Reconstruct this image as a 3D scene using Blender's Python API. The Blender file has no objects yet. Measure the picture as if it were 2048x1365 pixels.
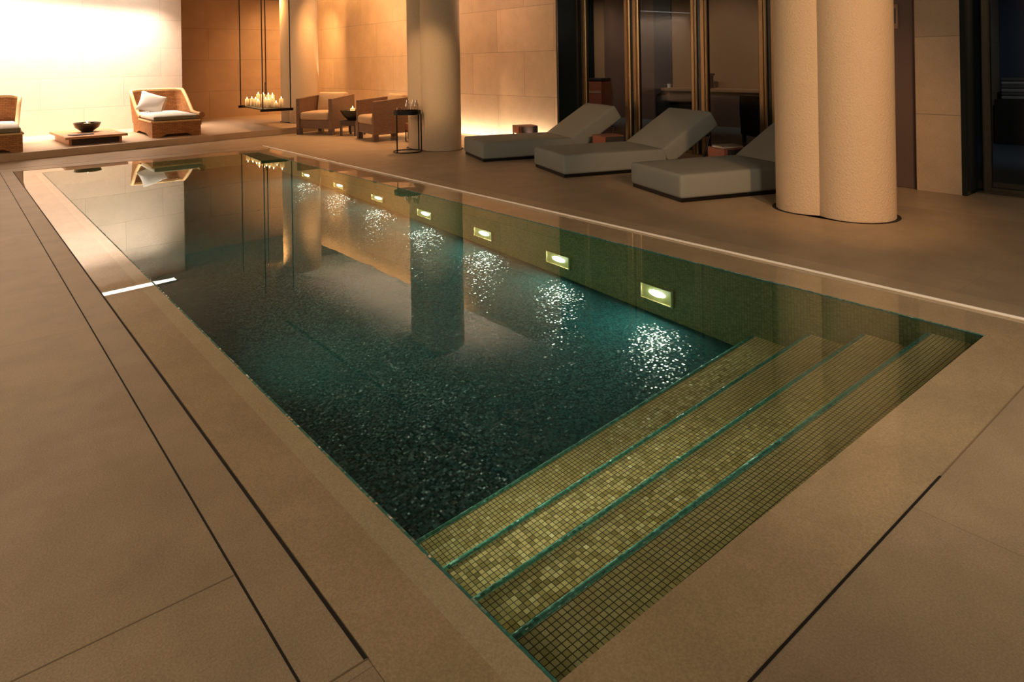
import bpy, bmesh, math, random
from mathutils import Vector, Matrix
random.seed(4)
C = bpy.context.scene.collection
PI = math.pi

# ------------------------------------------------------------------ helpers
class MB:
    """collects shapes, builds ONE mesh object"""
    def __init__(self): self.bm = bmesh.new()
    def _add(self, b2, M=None):
        if M is not None: bmesh.ops.transform(b2, matrix=M, verts=b2.verts)
        me = bpy.data.meshes.new('tmp'); b2.to_mesh(me); b2.free()
        self.bm.from_mesh(me); bpy.data.meshes.remove(me)
    def box(self, x0, x1, y0, y1, z0, z1, bev=0.0, seg=2, M=None):
        b = bmesh.new()
        bmesh.ops.create_cube(b, size=1.0)
        for v in b.verts:
            v.co = Vector((x0 + (v.co.x + .5) * (x1 - x0), y0 + (v.co.y + .5) * (y1 - y0), z0 + (v.co.z + .5) * (z1 - z0)))
        if bev > 0:
            bmesh.ops.bevel(b, geom=list(b.edges), offset=bev, segments=seg, profile=.5, affect='EDGES')
        self._add(b, M); return self
    def cushion(self, x0, x1, y0, y1, z0, z1, bev=.05, crown=.02, n=6, M=None, seg=4):
        b = bmesh.new()
        bmesh.ops.create_cube(b, size=1.0)
        for v in b.verts:
            v.co = Vector((x0 + (v.co.x + .5) * (x1 - x0), y0 + (v.co.y + .5) * (y1 - y0), z0 + (v.co.z + .5) * (z1 - z0)))
        bmesh.ops.bevel(b, geom=list(b.edges), offset=bev, segments=seg, profile=.5, affect='EDGES')
        for ax in range(2):
            lo, hi = ((x0, x1), (y0, y1))[ax]
            for k in range(1, n):
                t = lo + bev + (hi - lo - 2 * bev) * k / n
                co = [0, 0, 0]; co[ax] = t; no = [0, 0, 0]; no[ax] = 1
                bmesh.ops.bisect_plane(b, geom=list(b.verts) + list(b.edges) + list(b.faces), plane_co=co, plane_no=no)
        for v in b.verts:
            fx = 1 - ((v.co.x - (x0 + x1) / 2) / ((x1 - x0) / 2)) ** 2
            fy = 1 - ((v.co.y - (y0 + y1) / 2) / ((y1 - y0) / 2)) ** 2
            fz = (v.co.z - z0) / (z1 - z0)
            v.co.z += crown * max(0, fx) ** .6 * max(0, fy) ** .6 * fz
        self._add(b, M); return self
    def cone(self, p0, p1, r0, r1, n=20, M=None, caps=True):
        p0 = Vector(p0); p1 = Vector(p1); d = p1 - p0
        b = bmesh.new()
        bmesh.ops.create_cone(b, cap_ends=caps, segments=n, radius1=r0, radius2=r1, depth=d.length)
        R = d.to_track_quat('Z', 'Y').to_matrix().to_4x4()
        bmesh.ops.transform(b, matrix=Matrix.Translation((p0 + p1) / 2) @ R, verts=b.verts)
        self._add(b, M); return self
    def lathe(self, prof, n=32, c=(0, 0, 0), M=None, sx=1, sy=1):
        b = bmesh.new(); rings = []
        for r, z in prof:
            if r < 1e-6: rings.append([b.verts.new((c[0], c[1], c[2] + z))])
            else: rings.append([b.verts.new((c[0] + sx * r * math.cos(2 * PI * k / n), c[1] + sy * r * math.sin(2 * PI * k / n), c[2] + z)) for k in range(n)])
        for a, d in zip(rings[:-1], rings[1:]):
            for k in range(n):
                k2 = (k + 1) % n
                if len(a) == 1 and len(d) == 1: continue
                if len(a) == 1: b.faces.new((a[0], d[k2], d[k]))
                elif len(d) == 1: b.faces.new((a[k], a[k2], d[0]))
                else: b.faces.new((a[k], a[k2], d[k2], d[k]))
        bmesh.ops.recalc_face_normals(b, faces=b.faces)
        self._add(b, M); return self
    def prism(self, pts, z0, z1, M=None, bev=0):
        """polygon in XY extruded z0..z1"""
        b = bmesh.new()
        lo = [b.verts.new((x, y, z0)) for x, y in pts]; hi = [b.verts.new((x, y, z1)) for x, y in pts]
        n = len(pts)
        b.faces.new(lo[::-1]); b.faces.new(hi)
        for k in range(n): b.faces.new((lo[k], lo[(k + 1) % n], hi[(k + 1) % n], hi[k]))
        bmesh.ops.recalc_face_normals(b, faces=b.faces)
        if bev: bmesh.ops.bevel(b, geom=list(b.edges), offset=bev, segments=2, profile=.5, affect='EDGES')
        self._add(b, M); return self
    def tube(self, pts, r, n=10, closed=False, M=None):
        pts = [Vector(p) for p in pts]; b = bmesh.new(); rings = []
        N = len(pts); rr = r if isinstance(r, (list, tuple)) else [r] * N
        up = Vector((0, 0, 1))
        for i, p in enumerate(pts):
            if closed: t = (pts[(i + 1) % N] - pts[i - 1]).normalized()
            else: t = (pts[min(i + 1, N - 1)] - pts[max(i - 1, 0)]).normalized()
            a = t.cross(up)
            if a.length < 1e-3: a = t.cross(Vector((1, 0, 0)))
            a.normalize(); c = a.cross(t).normalized()
            rings.append([b.verts.new(p + rr[i] * (math.cos(2 * PI * k / n) * a + math.sin(2 * PI * k / n) * c)) for k in range(n)])
        rng = range(N) if closed else range(N - 1)
        for i in rng:
            a, d = rings[i], rings[(i + 1) % N]
            for k in range(n): b.faces.new((a[k], a[(k + 1) % n], d[(k + 1) % n], d[k]))
        if not closed: b.faces.new(rings[0][::-1]); b.faces.new(rings[-1])
        bmesh.ops.recalc_face_normals(b, faces=b.faces)
        self._add(b, M); return self
    def grid(self, fn, nu, nv, M=None, wrap=False):
        b = bmesh.new()
        V = [[b.verts.new(fn(i / nu, j / nv)) for j in range(nv + 1)] for i in range(nu + 1)]
        for i in range(nu):
            for j in range(nv): b.faces.new((V[i][j], V[i + 1][j], V[i + 1][j + 1], V[i][j + 1]))
        bmesh.ops.remove_doubles(b, verts=b.verts, dist=1e-5)
        bmesh.ops.recalc_face_normals(b, faces=b.faces)
        self._add(b, M); return self
    def build(self, name, m, parent=None, smooth=True, angle=40):
        me = bpy.data.meshes.new(name); self.bm.to_mesh(me); self.bm.free()
        me.materials.append(m)
        if smooth:
            me.shade_smooth(); me.set_sharp_from_angle(angle=math.radians(angle))
        else: me.shade_flat()
        o = bpy.data.objects.new(name, me); C.objects.link(o)
        if parent is not None: o.parent = parent
        return o

def thing(name, label, cat, loc=(0, 0, 0), rz=0, group=None):
    o = bpy.data.objects.new(name, None); C.objects.link(o)
    o.empty_display_size = .1
    o.location = loc; o.rotation_euler = (0, 0, rz)
    return tag(o, label, cat, group)
def tag(o, label, cat, group=None):
    o['label'] = label; o['category'] = cat
    if group: o['group'] = group
    return o
def struct(o, label=None):
    o['kind'] = 'structure'
    if label: o['label'] = label
    return o
def dup(root, loc, rz, label, group=None):
    r = root.copy(); C.objects.link(r); r.location = loc; r.rotation_euler = (0, 0, rz); r['label'] = label
    if group: r['group'] = group
    for ch in list(root.children):
        c = ch.copy(); C.objects.link(c); c.parent = r
        for g in ch.children:
            d = g.copy(); C.objects.link(d); d.parent = c
    return r

# ------------------------------------------------------------------ materials
def newmat(name):
    m = bpy.data.materials.new(name); m.use_nodes = True
    nt = m.node_tree; nt.nodes.clear()
    out = nt.nodes.new('ShaderNodeOutputMaterial')
    return m, nt, out
def N(nt, t, **kw):
    n = nt.nodes.new(t)
    for k, v in kw.items():
        if k.startswith('i_'):
            key = k[2:]
            key = int(key) if key.isdigit() else key.replace('_', ' ')
            n.inputs[key].default_value = v
        else: setattr(n, k, v)
    return n
def L(nt, a, b): nt.links.new(a, b)
def rgb(c): return (c[0], c[1], c[2], 1)

def simple(name, col, rough=.5, metal=0., noise=0., nscale=20, bump=0., bscale=80, coat=0., spec=.5, emis=None, estr=0, var2=None):
    m, nt, out = newmat(name)
    p = N(nt, 'ShaderNodeBsdfPrincipled'); L(nt, p.outputs[0], out.inputs[0])
    p.inputs['Base Color'].default_value = rgb(col); p.inputs['Roughness'].default_value = rough
    p.inputs['Metallic'].default_value = metal; p.inputs['Specular IOR Level'].default_value = spec
    p.inputs['Coat Weight'].default_value = coat; p.inputs['Coat Roughness'].default_value = .02; p.inputs['Coat IOR'].default_value = 1.33
    geo = N(nt, 'ShaderNodeNewGeometry')
    if noise:
        t = N(nt, 'ShaderNodeTexNoise', i_Scale=nscale, i_Detail=5.); L(nt, geo.outputs['Position'], t.inputs['Vector'])
        mx = N(nt, 'ShaderNodeMix', data_type='RGBA')
        c2 = var2 if var2 else tuple(max(0, c * (1 - noise)) for c in col)
        mx.inputs['A'].default_value = rgb(c2); mx.inputs['B'].default_value = rgb(tuple(c * (1 + noise * .5) for c in col) if not var2 else col)
        L(nt, t.outputs['Fac'], mx.inputs['Factor']); L(nt, mx.outputs['Result'], p.inputs['Base Color'])
    if bump:
        t2 = N(nt, 'ShaderNodeTexNoise', i_Scale=bscale, i_Detail=4.); L(nt, geo.outputs['Position'], t2.inputs['Vector'])
        b = N(nt, 'ShaderNodeBump', i_Strength=bump, i_Distance=.01); L(nt, t2.outputs['Fac'], b.inputs['Height']); L(nt, b.outputs[0], p.inputs['Normal'])
    if emis:
        p.inputs['Emission Color'].default_value = rgb(emis); p.inputs['Emission Strength'].default_value = estr
    return m

def emission(name, col, s):
    m, nt, out = newmat(name)
    e = N(nt, 'ShaderNodeEmission'); e.inputs[0].default_value = rgb(col); e.inputs[1].default_value = s
    L(nt, e.outputs[0], out.inputs[0]); return m

def stone_blocks(name, col, axes, bw=1.25, bh=.8, mortar=.004, var=.12, rough=.6, off=.5, dark=.55):
    """large stone slabs; axes picks which world axes give (u, v)"""
    m, nt, out = newmat(name)
    p = N(nt, 'ShaderNodeBsdfPrincipled', i_Roughness=rough); L(nt, p.outputs[0], out.inputs[0])
    p.inputs['Specular IOR Level'].default_value = .25
    geo = N(nt, 'ShaderNodeNewGeometry'); sp = N(nt, 'ShaderNodeSeparateXYZ'); cb = N(nt, 'ShaderNodeCombineXYZ')
    L(nt, geo.outputs['Position'], sp.inputs[0]); L(nt, sp.outputs[axes[0]], cb.inputs[0]); L(nt, sp.outputs[axes[1]], cb.inputs[1])
    br = N(nt, 'ShaderNodeTexBrick', offset=off, i_Scale=1.0)
    br.inputs['Mortar Size'].default_value = mortar; br.inputs['Mortar Smooth'].default_value = .2
    br.inputs['Brick Width'].default_value = bw; br.inputs['Row Height'].default_value = bh; br.inputs['Bias'].default_value = 0.
    br.inputs['Color1'].default_value = rgb(tuple(c * (1 + var) for c in col)); br.inputs['Color2'].default_value = rgb(tuple(c * (1 - var) for c in col))
    br.inputs['Mortar'].default_value = rgb(tuple(c * dark for c in col))
    L(nt, cb.outputs[0], br.inputs['Vector'])
    t = N(nt, 'ShaderNodeTexNoise', i_Scale=3., i_Detail=8., i_Roughness=.62); L(nt, geo.outputs['Position'], t.inputs['Vector'])
    mr = N(nt, 'ShaderNodeMapRange'); mr.inputs['From Min'].default_value = .3; mr.inputs['From Max'].default_value = .7
    mr.inputs['To Min'].default_value = 1 - var; mr.inputs['To Max'].default_value = 1 + var * .8; L(nt, t.outputs['Fac'], mr.inputs['Value'])
    vm = N(nt, 'ShaderNodeVectorMath', operation='SCALE'); L(nt, br.outputs['Color'], vm.inputs[0]); L(nt, mr.outputs[0], vm.inputs['Scale'])
    t3 = N(nt, 'ShaderNodeTexNoise', i_Scale=160., i_Detail=2.); L(nt, geo.outputs['Position'], t3.inputs['Vector'])
    mr2 = N(nt, 'ShaderNodeMapRange'); mr2.inputs['From Min'].default_value = .3; mr2.inputs['From Max'].default_value = .7
    mr2.inputs['To Min'].default_value = .85; mr2.inputs['To Max'].default_value = 1.12; L(nt, t3.outputs['Fac'], mr2.inputs['Value'])
    vm2 = N(nt, 'ShaderNodeVectorMath', operation='SCALE'); L(nt, vm.outputs[0], vm2.inputs[0]); L(nt, mr2.outputs[0], vm2.inputs['Scale'])
    L(nt, vm2.outputs[0], p.inputs['Base Color'])
    b = N(nt, 'ShaderNodeBump', i_Strength=.25, i_Distance=.004); L(nt, t3.outputs['Fac'], b.inputs['Height']); L(nt, b.outputs[0], p.inputs['Normal'])
    return m, p, nt

def mosaic(name, ca, cb_, grout, mask, tile=.02, rough=.25, jitter=.25, spec=.5, metal=0., gw=.44, coat=0):
    m, nt, out = newmat(name)
    p = N(nt, 'ShaderNodeBsdfPrincipled', i_Roughness=rough); L(nt, p.outputs[0], out.inputs[0])
    p.inputs['Specular IOR Level'].default_value = spec; p.inputs['Metallic'].default_value = metal
    geo = N(nt, 'ShaderNodeNewGeometry')
    sc = N(nt, 'ShaderNodeVectorMath', operation='MULTIPLY'); sc.inputs[1].default_value = tuple(k / tile for k in mask); L(nt, geo.outputs['Position'], sc.inputs[0])
    ad = N(nt, 'ShaderNodeVectorMath', operation='ADD'); ad.inputs[1].default_value = (.37, .21, .5); L(nt, sc.outputs[0], ad.inputs[0])
    fl = N(nt, 'ShaderNodeVectorMath', operation='FLOOR'); L(nt, ad.outputs[0], fl.inputs[0])
    fr = N(nt, 'ShaderNodeVectorMath', operation='FRACTION'); L(nt, ad.outputs[0], fr.inputs[0])
    wn = N(nt, 'ShaderNodeTexWhiteNoise', noise_dimensions='3D'); L(nt, fl.outputs[0], wn.inputs['Vector'])
    mx = N(nt, 'ShaderNodeMix', data_type='RGBA'); mx.inputs['A'].default_value = rgb(ca); mx.inputs['B'].default_value = rgb(cb_); L(nt, wn.outputs['Value'], mx.inputs['Factor'])
    # grout
    sb = N(nt, 'ShaderNodeVectorMath', operation='SUBTRACT'); sb.inputs[1].default_value = (.5, .5, .5); L(nt, fr.outputs[0], sb.inputs[0])
    ab = N(nt, 'ShaderNodeVectorMath', operation='ABSOLUTE'); L(nt, sb.outputs[0], ab.inputs[0])
    mk = N(nt, 'ShaderNodeVectorMath', operation='MULTIPLY'); mk.inputs[1].default_value = mask; L(nt, ab.outputs[0], mk.inputs[0])
    sp = N(nt, 'ShaderNodeSeparateXYZ'); L(nt, mk.outputs[0], sp.inputs[0])
    m1 = N(nt, 'ShaderNodeMath', operation='MAXIMUM'); L(nt, sp.outputs[0], m1.inputs[0]); L(nt, sp.outputs[1], m1.inputs[1])
    m2 = N(nt, 'ShaderNodeMath', operation='MAXIMUM'); L(nt, m1.outputs[0], m2.inputs[0]); L(nt, sp.outputs[2], m2.inputs[1])
    gt = N(nt, 'ShaderNodeMath', operation='GREATER_THAN'); gt.inputs[1].default_value = gw; L(nt, m2.outputs[0], gt.inputs[0])
    mg = N(nt, 'ShaderNodeMix', data_type='RGBA'); mg.inputs['B'].default_value = rgb(grout); L(nt, mx.outputs['Result'], mg.inputs['A']); L(nt, gt.outputs[0], mg.inputs['Factor'])
    L(nt, mg.outputs['Result'], p.inputs['Base Color'])
    # each tile set at its own slight tilt
    c1 = N(nt, 'ShaderNodeVectorMath', operation='SUBTRACT'); c1.inputs[1].default_value = (.5, .5, .5); L(nt, wn.outputs['Color'], c1.inputs[0])
    c2 = N(nt, 'ShaderNodeVectorMath', operation='SCALE'); c2.inputs['Scale'].default_value = jitter * 2; L(nt, c1.outputs[0], c2.inputs[0])
    c3 = N(nt, 'ShaderNodeVectorMath', operation='ADD'); L(nt, geo.outputs['Normal'], c3.inputs[0]); L(nt, c2.outputs[0], c3.inputs[1])
    c4 = N(nt, 'ShaderNodeVectorMath', operation='NORMALIZE'); L(nt, c3.outputs[0], c4.inputs[0]); L(nt, c4.outputs[0], p.inputs['Normal'])
    rm = N(nt, 'ShaderNodeMapRange'); rm.inputs['To Min'].default_value = rough; rm.inputs['To Max'].default_value = .8; L(nt, gt.outputs[0], rm.inputs['Value']); L(nt, rm.outputs[0], p.inputs['Roughness'])
    return m

def weave(name, ca, cb_, su=60., rough=.65, bump=.5):
    m, nt, out = newmat(name)
    p = N(nt, 'ShaderNodeBsdfPrincipled', i_Roughness=rough); L(nt, p.outputs[0], out.inputs[0]); p.inputs['Specular IOR Level'].default_value = .3
    tc = N(nt, 'ShaderNodeTexCoord')
    sep = N(nt, 'ShaderNodeSeparateXYZ'); L(nt, tc.outputs['Object'], sep.inputs[0])
    a = N(nt, 'ShaderNodeMath', operation='ADD'); L(nt, sep.outputs[0], a.inputs[0]); L(nt, sep.outputs[1], a.inputs[1])
    cb = N(nt, 'ShaderNodeCombineXYZ'); L(nt, a.outputs[0], cb.inputs[0]); L(nt, sep.outputs[2], cb.inputs[1])
    br = N(nt, 'ShaderNodeTexBrick', offset=.5, i_Scale=su); br.inputs['Brick Width'].default_value = 2.2; br.inputs['Row Height'].default_value = .8
    br.inputs['Mortar Size'].default_value = .09; br.inputs['Mortar Smooth'].default_value = .9
    br.inputs['Color1'].default_value = rgb(ca); br.inputs['Color2'].default_value = rgb(cb_); br.inputs['Mortar'].default_value = rgb(tuple(c * .35 for c in cb_))
    L(nt, cb.outputs[0], br.inputs['Vector']); L(nt, br.outputs['Color'], p.inputs['Base Color'])
    b = N(nt, 'ShaderNodeBump', i_Strength=bump, i_Distance=.006, invert=True); L(nt, br.outputs['Fac'], b.inputs['Height']); L(nt, b.outputs[0], p.inputs['Normal'])
    return m

def wood(name, ca, cb_, rough=.45, axis=(1, 8, 8)):
    m, nt, out = newmat(name)
    p = N(nt, 'ShaderNodeBsdfPrincipled', i_Roughness=rough); L(nt, p.outputs[0], out.inputs[0])
    tc = N(nt, 'ShaderNodeTexCoord'); mp = N(nt, 'ShaderNodeMapping'); mp.inputs['Scale'].default_value = axis; L(nt, tc.outputs['Object'], mp.inputs[0])
    t = N(nt, 'ShaderNodeTexNoise', i_Scale=6., i_Detail=6.); L(nt, mp.outputs[0], t.inputs['Vector'])
    mx = N(nt, 'ShaderNodeMix', data_type='RGBA'); mx.inputs['A'].default_value = rgb(ca); mx.inputs['B'].default_value = rgb(cb_); L(nt, t.outputs['Fac'], mx.inputs['Factor'])
    L(nt, mx.outputs['Result'], p.inputs['Base Color']); return m

STONE = (.60, .44, .28)
m_wall_yz, _, _ = stone_blocks('wall_stone_side', STONE, (1, 2), bw=1.55, bh=.80, var=.10)
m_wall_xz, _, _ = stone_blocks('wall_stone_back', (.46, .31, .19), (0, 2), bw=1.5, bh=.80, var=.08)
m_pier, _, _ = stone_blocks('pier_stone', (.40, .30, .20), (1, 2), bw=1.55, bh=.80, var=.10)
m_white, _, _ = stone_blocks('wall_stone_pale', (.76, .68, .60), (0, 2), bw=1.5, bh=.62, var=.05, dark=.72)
m_deck, _, _ = stone_blocks('deck_stone', (.40, .305, .195), (1, 0), bw=2.9, bh=2.3, mortar=.0012, var=.14, rough=.42, dark=.6)
m_plat, _, _ = stone_blocks('platform_stone', (.50, .37, .245), (0, 1), bw=1.6, bh=1.6, mortar=.001, var=.06, rough=.45, dark=.7)
m_wet, pw, ntw = stone_blocks('wet_stone', (.47, .355, .21), (0, 1), bw=30., bh=30., mortar=0.0, var=.12, rough=.5)
pw.inputs['Specular IOR Level'].default_value = .05; pw.inputs['Coat Weight'].default_value = 1.0; pw.inputs['Coat Roughness'].default_value = .01; pw.inputs['Coat IOR'].default_value = 1.33
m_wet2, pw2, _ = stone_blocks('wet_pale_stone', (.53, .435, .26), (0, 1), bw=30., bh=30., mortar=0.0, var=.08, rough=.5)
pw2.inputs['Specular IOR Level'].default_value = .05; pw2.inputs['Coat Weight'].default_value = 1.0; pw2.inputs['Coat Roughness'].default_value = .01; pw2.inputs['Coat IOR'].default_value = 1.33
m_col = simple('column_plaster', (.60, .46, .31), rough=.75, noise=.22, nscale=110, bump=.9, bscale=60, spec=.2)
m_ceil = simple('ceiling_plaster', (.27, .275, .27), rough=.8, noise=.05, nscale=4)
m_slot = simple('dark_slot', (.012, .010, .008), rough=.8)
m_edge = simple('edge_highlight', (1.0, .92, .80), rough=.3)  # near-white colour stands in for the highlight along the deck edge
m_black = simple('black_metal', (.012, .011, .010), rough=.35, metal=.6)
m_bronze = simple('bronze_frame', (.28, .19, .10), rough=.3, metal=.85, noise=.1, nscale=10)
m_brass = simple('lamp_brass', (.75, .62, .32), rough=.25, metal=.9)
m_darkpanel = simple('dark_lacquer', (.010, .016, .016), rough=.22, noise=.1)
m_steel = simple('brushed_metal', (.45, .40, .33), rough=.3, metal=.9)
m_fabric = simple('lounger_fabric', (.25, .26, .235), rough=.9, noise=.12, nscale=300, bump=.35, bscale=420, spec=.1)
m_cream = simple('cream_cushion', (.55, .39, .24), rough=.9, noise=.08, nscale=200, bump=.3, bscale=300, spec=.1)
m_linen = simple('white_linen', (.78, .76, .72), rough=.9, noise=.06, nscale=120, bump=.3, bscale=250, spec=.1)
m_olive = simple('olive_piping', (.20, .17, .10), rough=.9)
m_taupe = weave('taupe_weave', (.25, .145, .085), (.19, .11, .065), su=70, bump=.3)
m_wicker = weave('honey_wicker', (.44, .20, .07), (.32, .135, .045), su=26)
m_rim = simple('pale_rattan', (.70, .46, .20), rough=.5, noise=.1)
m_wood_l = wood('honey_wood', (.42, .19, .065), (.56, .28, .11))
m_wood_d = wood('dark_wood', (.05, .028, .018), (.08, .045, .03))
m_redwood = wood('red_leather_wood', (.26, .075, .04), (.34, .11, .06), rough=.5)
m_redtop = simple('brown_box_top', (.20, .085, .05), rough=.5, noise=.1)
m_boxside = simple('dark_box_side', (.035, .028, .026), rough=.5)
m_mauve = simple('mauve_panel', (.12, .075, .06), rough=.6, noise=.1, nscale=6)
m_navy = simple('navy_panel', (.035, .035, .045), rough=.5)
m_tan = simple('tan_panel', (.36, .22, .12), rough=.7, noise=.08, nscale=6)
m_sofa = simple('black_leather', (.012, .014, .014), rough=.5)
m_inner_floor = simple('slate_floor', (.10, .12, .125), rough=.4, noise=.1, nscale=8)
m_paper = simple('paper', (.70, .58, .44), rough=.8)
m_blackbowl = simple('black_ceramic', (.02, .018, .016), rough=.25, spec=.6)
m_blind = simple('towel_stripe', (.28, .25, .20), rough=.9, noise=.2, nscale=40)
m_blue = simple('blue_grey_wall', (.03, .045, .07), rough=.7)

# pool tiles
m_pfloor = mosaic('pool_floor_mosaic', (.006, .042, .047), (.012, .088, .090), (.004, .030, .032), (1, 1, 0), tile=.012, rough=.17, jitter=.17, spec=.6)
m_pwall = mosaic('pool_wall_mosaic', (.11, .14, .055), (.20, .22, .09), (.05, .065, .03), (0, 1, 1), tile=.02, rough=.25, jitter=.12, spec=.5)
m_pwallx = mosaic('pool_end_mosaic', (.11, .14, .055), (.20, .22, .09), (.05, .065, .03), (1, 0, 1), tile=.02, rough=.25, jitter=.12, spec=.5)
m_gold = mosaic('gold_mosaic', (.58, .46, .20), (.80, .66, .33), (.07, .05, .02), (1, 1, 0), tile=.02, rough=.2, jitter=.20, spec=.8, gw=.42, metal=.08)
m_goldr = mosaic('gold_riser_mosaic', (.30, .235, .075), (.46, .36, .13), (.05, .035, .012), (1, 0, 1), tile=.02, rough=.2, jitter=.20, spec=.8)
m_teal = mosaic('teal_nosing', (.03, .17, .13), (.12, .42, .34), (.02, .10, .08), (1, 1, 0), tile=.013, rough=.10, jitter=.28, spec=1.0)

# water: one refracting surface
m_water, nt, out = newmat('pool_water')
g = N(nt, 'ShaderNodeBsdfGlass', i_IOR=1.333, i_Roughness=0.0); g.inputs['Color'].default_value = (.90, .99, .96, 1)
geo = N(nt, 'ShaderNodeNewGeometry'); t = N(nt, 'ShaderNodeTexNoise', i_Scale=2.2, i_Detail=2.); L(nt, geo.outputs['Position'], t.inputs['Vector'])
b = N(nt, 'ShaderNodeBump', i_Strength=.007, i_Distance=.05); L(nt, t.outputs['Fac'], b.inputs['Height']); L(nt, b.outputs[0], g.inputs['Normal'])
L(nt, g.outputs[0], out.inputs[0])
# window glass: thin pane
m_glass, nt, out = newmat('window_glass')
tr = N(nt, 'ShaderNodeBsdfTransparent'); tr.inputs[0].default_value = (.80, .82, .80, 1); gl = N(nt, 'ShaderNodeBsdfGlossy', i_Roughness=.01)
fr = N(nt, 'ShaderNodeFresnel', i_IOR=1.22); mx = N(nt, 'ShaderNodeMixShader'); L(nt, fr.outputs[0], mx.inputs[0]); L(nt, tr.outputs[0], mx.inputs[1]); L(nt, gl.outputs[0], mx.inputs[2]); L(nt, mx.outputs[0], out.inputs[0])
# drinking glass (clear, thin)
m_clear, nt, out = newmat('clear_glass')
tr = N(nt, 'ShaderNodeBsdfTransparent'); tr.inputs[0].default_value = (.93, .90, .88, 1); gl = N(nt, 'ShaderNodeBsdfGlossy', i_Roughness=.03)
lw = N(nt, 'ShaderNodeLayerWeight', i_Blend=.55); mx = N(nt, 'ShaderNodeMixShader'); L(nt, lw.outputs['Facing'], mx.inputs[0]); L(nt, tr.outputs[0], mx.inputs[1]); L(nt, gl.outputs[0], mx.inputs[2]); L(nt, mx.outputs[0], out.inputs[0])
# candle wax: emission rising to the top stands in for light scattered in it
m_wax, nt, out = newmat('candle_wax')
p = N(nt, 'ShaderNodeBsdfPrincipled', i_Roughness=.5); p.inputs['Base Color'].default_value = (.85, .62, .35, 1); L(nt, p.outputs[0], out.inputs[0])
tc = N(nt, 'ShaderNodeTexCoord'); sp = N(nt, 'ShaderNodeSeparateXYZ'); L(nt, tc.outputs['Generated'], sp.inputs[0])
pw_ = N(nt, 'ShaderNodeMath', operation='POWER'); pw_.inputs[1].default_value = 2.0; L(nt, sp.outputs[2], pw_.inputs[0])
ml = N(nt, 'ShaderNodeMath', operation='MULTIPLY'); ml.inputs[1].default_value = 1.15; L(nt, pw_.outputs[0], ml.inputs[0])
p.inputs['Emission Color'].default_value = (1, .54, .16, 1); L(nt, ml.outputs[0], p.inputs['Emission Strength'])
m_flame = emission('candle_flame', (1, .80, .42), 22)
m_lens = emission('lamp_lens', (.93, 1.0, .78), 190)
m_glow = simple('lamp_reflector', (.30, .30, .11), rough=.35, metal=.3, emis=(.50, .50, .16), estr=.10)
m_panel = emission('ceiling_light_diffuser', (1, .88, .74), 9)

# ------------------------------------------------------------------ camera
F, H = 1372., 1.4
cam = bpy.data.cameras.new('camera'); co = bpy.data.objects.new('camera', cam); C.objects.link(co)
cam.sensor_width = 36; cam.sensor_fit = 'HORIZONTAL'; cam.lens = F / 2048 * 36
TH = math.atan2(-118 - 1024, F); ROLL = math.atan(.0165)
co.matrix_world = Matrix.Translation((0, 0, H)) @ Matrix.Rotation(TH, 4, 'Z') @ Matrix.Rotation(PI / 2, 4, 'X') @ Matrix.Rotation(-ROLL, 4, 'Z')
cam.shift_y = -(682.5 - 126) / 2048.; cam.shift_x = 0
cam.clip_start = .02
bpy.context.scene.camera = co

# ------------------------------------------------------------------ shell
WX0, WX1, WY0, WY1 = .755, 4.37, .86, 11.8      # water rectangle
IX0, IX1, IY0, IY1 = 1.05, 3.99, 1.14, 11.4     # pool basin
CZ = 3.2
struct(MB().box(-5, WX0, -4, 19, -.4, 0).box(WX1, 8.9, -4, 19, -.4, 0).box(WX0, WX1, -4, WY0, -.4, 0).box(WX0, WX1, WY1, 19, -.4, 0)
       .build('floor', m_deck, smooth=False), 'beige stone deck around the pool')
struct(MB().box(8.9, 13.4, -4, 19, -.4, -.001).build('floor', m_inner_floor, smooth=False), 'dark slate floor behind the glazing')
# submerged stone rim (wet)
struct(MB().box(WX0, .965, WY0, WY1, -.03, -.003).box(IX1, WX1, WY0, WY1, -.03, -.003).box(.965, IX1, WY0, IY0, -.03, -.003).box(.965, IX1, IY1, WY1, -.03, -.003)
       .build('trim_1', m_wet, smooth=False), 'wet brown stone rim around the pool')
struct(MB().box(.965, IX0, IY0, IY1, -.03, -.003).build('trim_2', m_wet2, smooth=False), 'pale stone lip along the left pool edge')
# slots and edges in the deck
struct(MB().box(WX0 - .008, WX0 + .001, 1.478, WY1, -.02, .0012).box(-.2 + 1.5, 2.54, WY0 - .006, WY0 + .001, -.02, .0012).build('trim_3', m_slot, smooth=False), 'dark overflow slot along the water')
struct(MB().tube([(WX1 - .002, WY0, .004), (WX1 - .002, 12.2, .004)], .009, n=14).build('trim_4', m_edge), 'deck edge with painted highlight along the far side of the water')
struct(MB().box(.604, .610, 1.0, 12.2, -.02, .0010).box(.604, WX1, 12.196, 12.202, -.02, .0010).build('trim_5', m_slot, smooth=False), 'thin joint in the deck')
struct(MB().box(.610, .755, 1.474, 1.478, -.02, .0010).box(-5, .604, 1.956, 1.960, -.02, .0008).box(2.54, 5.2, WY0 - .006, WY0 - .002, -.02, .001).build('trim_6', simple('joint_stone', (.24, .17, .10), rough=.7), smooth=False), 'fine joints between deck slabs')
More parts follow.
